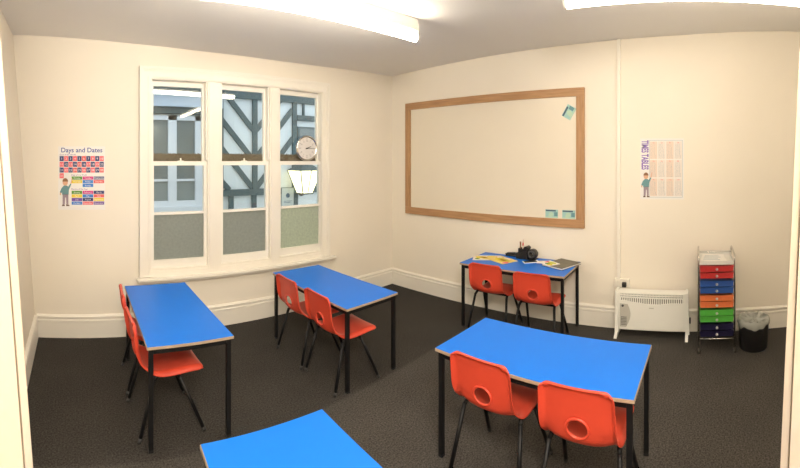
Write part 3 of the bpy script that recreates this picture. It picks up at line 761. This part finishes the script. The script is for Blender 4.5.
# ------------------------------------------------------------------ things on the table under the whiteboard
TZ = TH * 1.045 + .0004
def flat(name, label, cat, x, y, rz, w, d, t, m, z=TZ, group=None):
    o = empty(name, label, cat, (x, y, z), RW + rz, group); mb = MB(); mb.box(-w / 2, w / 2, -d / 2, d / 2, 0, t, min(.0006, t * .3)); mb.build('cover' if t > .003 else 'sheet', m, o); return o
def blobs(o, name, m, pts, z, t=.0006):
    mb = MB()
    for mi, cx, cy, rx, ry, ph_ in pts:
        mb.mi = mi; a = [mb.bm.verts.new((cx + rx * (1 + .18 * math.sin(3 * q + ph_)) * math.cos(q), cy + ry * (1 + .15 * math.cos(2 * q + ph_)) * math.sin(q), z)) for q in [2 * PI * k / 18 for k in range(18)]]
        b = [mb.bm.verts.new((v.co.x, v.co.y, z + t)) for v in a]; mb.face(b); mb.face(a[::-1])
        for k in range(18): mb.face([a[k - 1], a[k], b[k], b[k - 1]])
    mb.build(name, m, o)
s1 = flat('picture_sheet', 'yellow printed picture sheet on the table, nearer the window', 'paper', 3.59, 2.085, R(28), .29, .205, .0012, P['pale'], group='picture sheets on the table')
blobs(s1, 'print', [P['yellow'], P['pyellow'], P['green'], P['pink']], [(0, -.06, .02, .06, .05, 0), (1, .03, -.02, .09, .06, 1), (2, -.10, -.04, .025, .02, 2), (3, .11, .05, .02, .02, 1), (0, .05, .05, .06, .025, 2)], .0011)
s2 = flat('picture_sheet', 'yellow and pink picture sheet on the table, beside the desk tidy', 'paper', 3.585, 1.905, R(-24), .29, .205, .0012, P['pyellow'], z=TZ + .0022, group='picture sheets on the table')
blobs(s2, 'print', [P['yellow'], P['orange'], P['pink'], P['white']], [(0, 0, 0, .10, .065, 0), (1, .02, .0, .04, .02, 1), (2, .115, -.04, .025, .04, 2), (3, -.10, .05, .03, .03, 1), (3, .0, .07, .05, .015, 0)], .0011)
# stapler lying along the wall
st = empty('stapler', 'long black stapler lying beside the desk tidy at the wall', 'stapler', (3.785, 1.880, TZ), RW + R(4))
mb = MB(); mb.box(-.075, .075, -.018, .018, 0, .010, .003); mb.build('base', M['blackp'], st)
mb = MB(); mb.prism([(-.075, .014), (.072, .020), (.074, .034), (.02, .042), (-.06, .036), (-.077, .026)], -.016, .016); mb.prism([(-.075, .008), (-.055, .008), (-.055, .016), (-.075, .016)], -.012, .012); mb.build('arm', M['blackp'], st)
# desk tidy: cup, tray and a curled tape holder
od = empty('desk_tidy', 'black desk tidy with compartments standing on the table at the wall', 'desk tidy', (3.758, 1.695, TZ), RW + R(-4))
mb = MB(); mb.box(-.105, .105, -.055, .055, 0, .006, .002); mb.build('base', M['blackp'], od)
def cup(x0, x1, y0, y1, hgt, nm, th=.003):
    m2 = MB(); m2.box(x0, x1, y0, y0 + th, .006, hgt).box(x0, x1, y1 - th, y1, .006, hgt).box(x0, x0 + th, y0 + th, y1 - th, .006, hgt).box(x1 - th, x1, y0 + th, y1 - th, .006, hgt); m2.build(nm, M['blackp'], od)
cup(-.103, -.050, -.010, .052, .098, 'pen_compartment'); cup(-.046, .022, -.052, .052, .072, 'tray_compartment'); cup(-.103, -.050, -.052, -.014, .060, 'clip_compartment')
mb = MB(); mb.lathe([(.022, -.030), (.046, -.030), (.052, -.022), (.052, .022), (.046, .030), (.022, .030), (.022, -.030)], (.068, 0, .056), 'Y', 32, closed_ends=False); mb.build('tape_holder', M['blackp'], od)
mb = MB(); mb.lathe([(.024, -.012), (.040, -.012), (.040, .012), (.024, .012), (.024, -.012)], (.068, -.030, .056), 'Y', 28, closed_ends=False); mb.build('tape_ring', M['darkgrey'], od)
for i, (dx, dy, tx, ty, L, m, lab) in enumerate([(-.085, .02, -.012, .01, .155, 'brown', 'brown pen standing in the desk tidy, leaning to the window'), (-.075, .035, .006, .006, .178, 'orange', 'orange pencil standing tallest in the desk tidy'), (-.066, .012, .012, -.004, .150, 'pink', 'pinkish pencil standing in the desk tidy, leaning to the heater')]):
    mt = {'brown': P['hair'], 'orange': P['skin'], 'pink': P['peach']}[m]
    pe = empty('pen', lab, 'pen', (0, 0, 0), 0, 'pens in the desk tidy'); pe.matrix_world = od.matrix_basis @ Matrix.Translation((dx, dy, .0075))
    mb = MB(); mb.tube([(0, 0, 0), (tx, ty, L * .82)], .0062, 8); mb.build('barrel', mt, pe)
    mb = MB(); mb.tube([(tx, ty, L * .82), (tx * 1.2, ty * 1.2, L)], [.0085, .0070], 8); mb.build('cap', [P['hair'], P['peach'], P['coral']][i], pe)
hd = empty('hole_punch', 'black hole punch standing in the tray of the desk tidy', 'hole punch'); hd.matrix_world = od.matrix_basis @ Matrix.Translation((-.012, .0, .0065))
mb = MB(); mb.box(-.026, .026, -.040, .040, 0, .072, .006); mb.build('body', M['blackp'], hd)
mb = MB(); mb.prism([(-.028, .074), (.030, .076), (.040, .112), (.018, .128), (-.004, .120)], -.034, .034); mb.build('handle', M['blackp'], hd)
# phone
pn = empty('mobile_phone', 'black phone with a white edge lying on the table in front of the desk tidy', 'phone', (3.640, 1.600, TZ), RW + R(-50))
mb = MB(); mb.box(-.040, .040, -.080, .080, 0, .008, .002); mb.build('case', P['white'], pn)
mb = MB(); mb.box(-.036, .036, -.070, .058, .0076, .0086); mb.build('screen', M['blackp'], pn)
# folder and leaflets
fo = empty('ring_folder', 'dark olive folder lying open edge to the room at the heater end of the table', 'folder', (3.650, 1.275, TZ), RW + R(-22))
mb = MB(); mb.box(-.130, .130, -.145, .145, .0, .003, .001); mb.build('back_cover', M['darkgrey'], fo)
mb = MB(); mb.box(-.126, .126, -.143, .141, .003, .015); mb.build('pages', M['paper'], fo)
mb = MB(); mb.box(-.130, .130, -.145, .145, .015, .018, .001); mb.build('front_cover', mat('dark olive folder cover', (.13, .115, .075), .45, noise=.25, scale=12), fo)
s3 = flat('leaflet', 'small yellow and white leaflet lying half on the dark folder', 'paper', 3.605, 1.385, R(-34), .17, .14, .0012, P['white'], z=TZ + .0185, group='leaflets on the folder')
blobs(s3, 'print', [P['lime'], P['yellow'], P['green'], P['pink']], [(0, .01, .02, .05, .04, 0), (1, .045, -.03, .03, .03, 1), (2, -.0, -.02, .022, .03, 2), (3, -.055, .01, .02, .03, 1)], .0011)
s4 = flat('leaflet', 'pinkish leaflet lying on the blue tabletop beside the dark folder', 'paper', 3.690, 1.485, R(20), .13, .10, .0012, P['pale'], group='leaflets on the folder')
blobs(s4, 'print', [P['coral'], P['peach']], [(0, .02, -.01, .03, .025, 0), (1, -.03, .01, .025, .03, 1)], .0011)

# ------------------------------------------------------------------ outside the window
mb = MB(); mb.box(-8, 12, DL + .13, 12, -.5, -.35); structure(mb.build('ground_outside', M['paving']), 'grey paved yard outside', 'yard')
YT = 6.2
tbld = empty('timber_framed_building', 'half timbered building with dark beams and pale panels across the yard', 'building', (0, YT, -.35)); O = .35
mb = MB(); mb.box(2.31, 9, 0, 4.2, 0, 4.0); mb.build('wall', M['plaster'], tbld)
def beam(name, p0, p1, w, th=.05):
    a, b = Vector((p0[0], 0, p0[1] + O)), Vector((p1[0], 0, p1[1] + O)); d = (b - a).normalized(); n = Vector((-d.z, 0, d.x)) * w / 2
    m2 = MB(); m2.prism([((a + n).x, (a + n).z), ((a - n).x, (a - n).z), ((b - n).x, (b - n).z), ((b + n).x, (b + n).z)], -th, 0.01); return m2.build(name, M['timber'], tbld)
beam('head_beam', (2.32, 2.80), (9, 2.80), .135, .06); beam('middle_beam', (2.32, 1.12), (9, 1.12), .11, .06); beam('sill_beam', (2.32, -.2), (9, -.2), .16, .06)
for x in (2.38, 3.02, 3.835, 5.05, 6.3, 7.6): beam('post', (x, 1.17), (x, 2.74), .092, .040)
for x in (2.57, 3.005, 3.86, 4.9, 6.1, 7.4): beam('stud', (x, -.13), (x, 1.07), .085, .040)
for p0, p1 in (((2.42, 2.86), (2.99, 2.20)), ((2.38, 2.38), (2.97, 1.70)), ((2.38, 1.90), (2.97, 1.20)), ((3.62, 2.86), (3.05, 2.20)), ((3.79, 2.60), (3.05, 1.72)), ((3.80, 2.08), (3.06, 1.20)), ((2.38, 1.34), (2.54, 1.17)),
               ((4.4, 1.2), (5.0, 1.9)), ((5.1, 1.9), (5.9, 1.2)), ((5.1, 2.7), (5.7, 2.1)), ((6.4, 2.7), (7.0, 2.1))): beam('brace', p0, p1, .088, .032)
beam('middle_beam', (3.88, 2.46), (9, 2.46), .10, .058); beam('stud', (4.03, 2.50), (4.03, 2.74), .03)
wd = MB(); wd.box(3.90, 4.60, -.03, .02, 1.62 + O, 2.30 + O); w_ = wd.build('window_frame', M['timber'], tbld)
wd = MB(); wd.box(3.94, 4.56, -.034, -.028, 1.66 + O, 2.26 + O); wd.build('pane', M['darkpane'], w_)
mb = MB(); mb.hexa([(2.31, -.5, 4.0), (9.2, -.5, 4.0), (9.2, 2.0, 5.4), (2.31, 2.0, 5.4)], [(2.31, -.5, 4.1), (9.2, -.5, 4.1), (9.2, 2.0, 5.5), (2.31, 2.0, 5.5)]); mb.build('roof', M['rooftile'], tbld)
# lantern
ln = empty('wall_lantern', 'large lit lantern on the timbered building, seen through the pane under the clock', 'lantern', (3.895, YT - .27, 1.03))
def frus(mb, w0, w1, z0, z1): mb.hexa([(-w0, -w0, z0), (w0, -w0, z0), (w0, w0, z0), (-w0, w0, z0)], [(-w1, -w1, z1), (w1, -w1, z1), (w1, w1, z1), (-w1, w1, z1)])
mb = MB(); frus(mb, .105, .222, .06, .46); mb.build('glass', M['lamp'], ln)
mb = MB(); frus(mb, .115, .115, .035, .06); frus(mb, .24, .10, .46, .56); frus(mb, .06, .04, .56, .62)
for sx in (-1, 1):
    for sy in (-1, 1): mb.tube([(sx * .107, sy * .107, .06), (sx * .225, sy * .225, .46)], .010, 6)
for s in (-1, 1):
    mb.tube([(0, s * .107, .06), (0, s * .225, .46)], .008, 6)
mb.build('cage', M['timber'], ln)
mb = MB(); mb.tube(fillet([(0, .21, .03), (0, .12, .0), (0, .0, .035)], .06), .015, 8); mb.build('bracket', M['timber'], ln)
# notice
nt_ = empty('notice_board', 'white notice with a dark round emblem on the building outside', 'sign', (3.660, YT - .062, .83))
mb = MB(); mb.box(-.125, .125, -.012, 0, 0, .34); mb.build('board', M['notice'], nt_)
mb = MB(); mb.lathe([(.042, .0), (.042, .003)], (0, -.012, .205), 'Y', 20); mb.box(-.085, .085, -.014, -.011, .10, .108); mb.box(-.085, .06, -.014, -.011, .075, .083); mb.build('emblem', P['dkteal'], nt_)
# neighbouring house with a white casement
YH = 6.0
hs = empty('rendered_house', 'pale house with a white framed window, seen through the window pane farthest from the clock', 'building', (0, YH, -.35))
mb = MB(); mb.box(-6, 2.29, 0, 4.2, 0, 3.2); mb.build('wall', M['plaster'], hs)
mb = MB(); mb.box(-6, 2.29, -.10, 0, 2.40 + O, 2.50 + O); mb.build('eaves_beam', M['eave'], hs)
mb = MB(); mb.box(-6, 2.29, -.16, 0, 2.50 + O, 2.70 + O); mb.build('fascia', M['fascia'], hs)
mb = MB(); mb.tube([(-6, -.22, 2.78 + O), (2.29, -.22, 2.78 + O)], .07, 10); mb.build('gutter', M['eave'], hs)
mb = MB(); mb.hexa([(-6, -.25, 2.85 + O), (2.29, -.25, 2.85 + O), (2.29, 2.0, 4.2 + O), (-6, 2.0, 4.2 + O)], [(-6, -.25, 2.93 + O), (2.29, -.25, 2.93 + O), (2.29, 2.0, 4.3 + O), (-6, 2.0, 4.3 + O)]); mb.build('roof', M['rooftile'], hs)
cas = MB(); a0, a1 = .98, 2.06
for x0, x1 in ((a0, a0 + .09), (1.42, 1.555), (1.86, a1)): cas.box(x0, x1, -.06, .02, .92 + O, 2.37 + O)
cas.box(a0, a1, -.06, .02, 2.30 + O, 2.37 + O).box(a0, a1, -.10, .02, .86 + O, .95 + O).box(a0, a1, -.05, .02, .95 + O, 1.04 + O).box(a0, a1, -.05, .02, 1.345 + O, 1.38 + O)
wf = cas.build('window_frame', M['outframe'], hs)
for x0, x1 in ((a0 + .09, 1.42), (1.555, 1.86)):
    mb = MB(); mb.box(x0, x1, -.02, -.012, 1.38 + O, 2.30 + O); mb.build('pane', M['darkpane'], wf)
    mb = MB(); mb.box(x0, x1, -.02, -.012, 1.04 + O, 1.345 + O); mb.build('pane', M['blindpane'], wf)

# ------------------------------------------------------------------ light, world, camera
w = bpy.data.worlds.new('dusk sky'); scene.world = w; w.use_nodes = True
bg = w.node_tree.nodes['Background']; bg.inputs[0].default_value = (.80, .89, 1.0, 1); bg.inputs[1].default_value = 2.1
def point(name, loc, col, power, r):
    l = bpy.data.lights.new(name, 'POINT'); l.color = col; l.energy = power; l.shadow_soft_size = r
    o = bpy.data.objects.new(name, l); COL.objects.link(o); o.location = loc; return o
# unseen fill light added behind the camera to brighten the lower walls
point('fill_light', (-.10, -.40, 2.50), (1, .91, .79), 262, .30)

cam = bpy.data.cameras.new('camera'); co_ = bpy.data.objects.new('camera', cam); COL.objects.link(co_)
co_.location = (0, 0, EYE); co_.rotation_euler = (PI / 2, 0, -R(47.2))
cam.type = 'PANO'; cam.panorama_type = 'CENTRAL_CYLINDRICAL'
F = 393.2
cam.central_cylindrical_radius = 1.0
cam.central_cylindrical_range_u_min = -400 / F; cam.central_cylindrical_range_u_max = 400 / F
cam.central_cylindrical_range_v_min = -(468 - 160.3) / F; cam.central_cylindrical_range_v_max = 160.3 / F
cam.clip_start = .02
scene.camera = co_
vs = scene.view_settings
vs.view_transform = 'Standard'; vs.look = 'None'; vs.gamma = 1; vs.use_curve_mapping = False; vs.exposure = 0.0
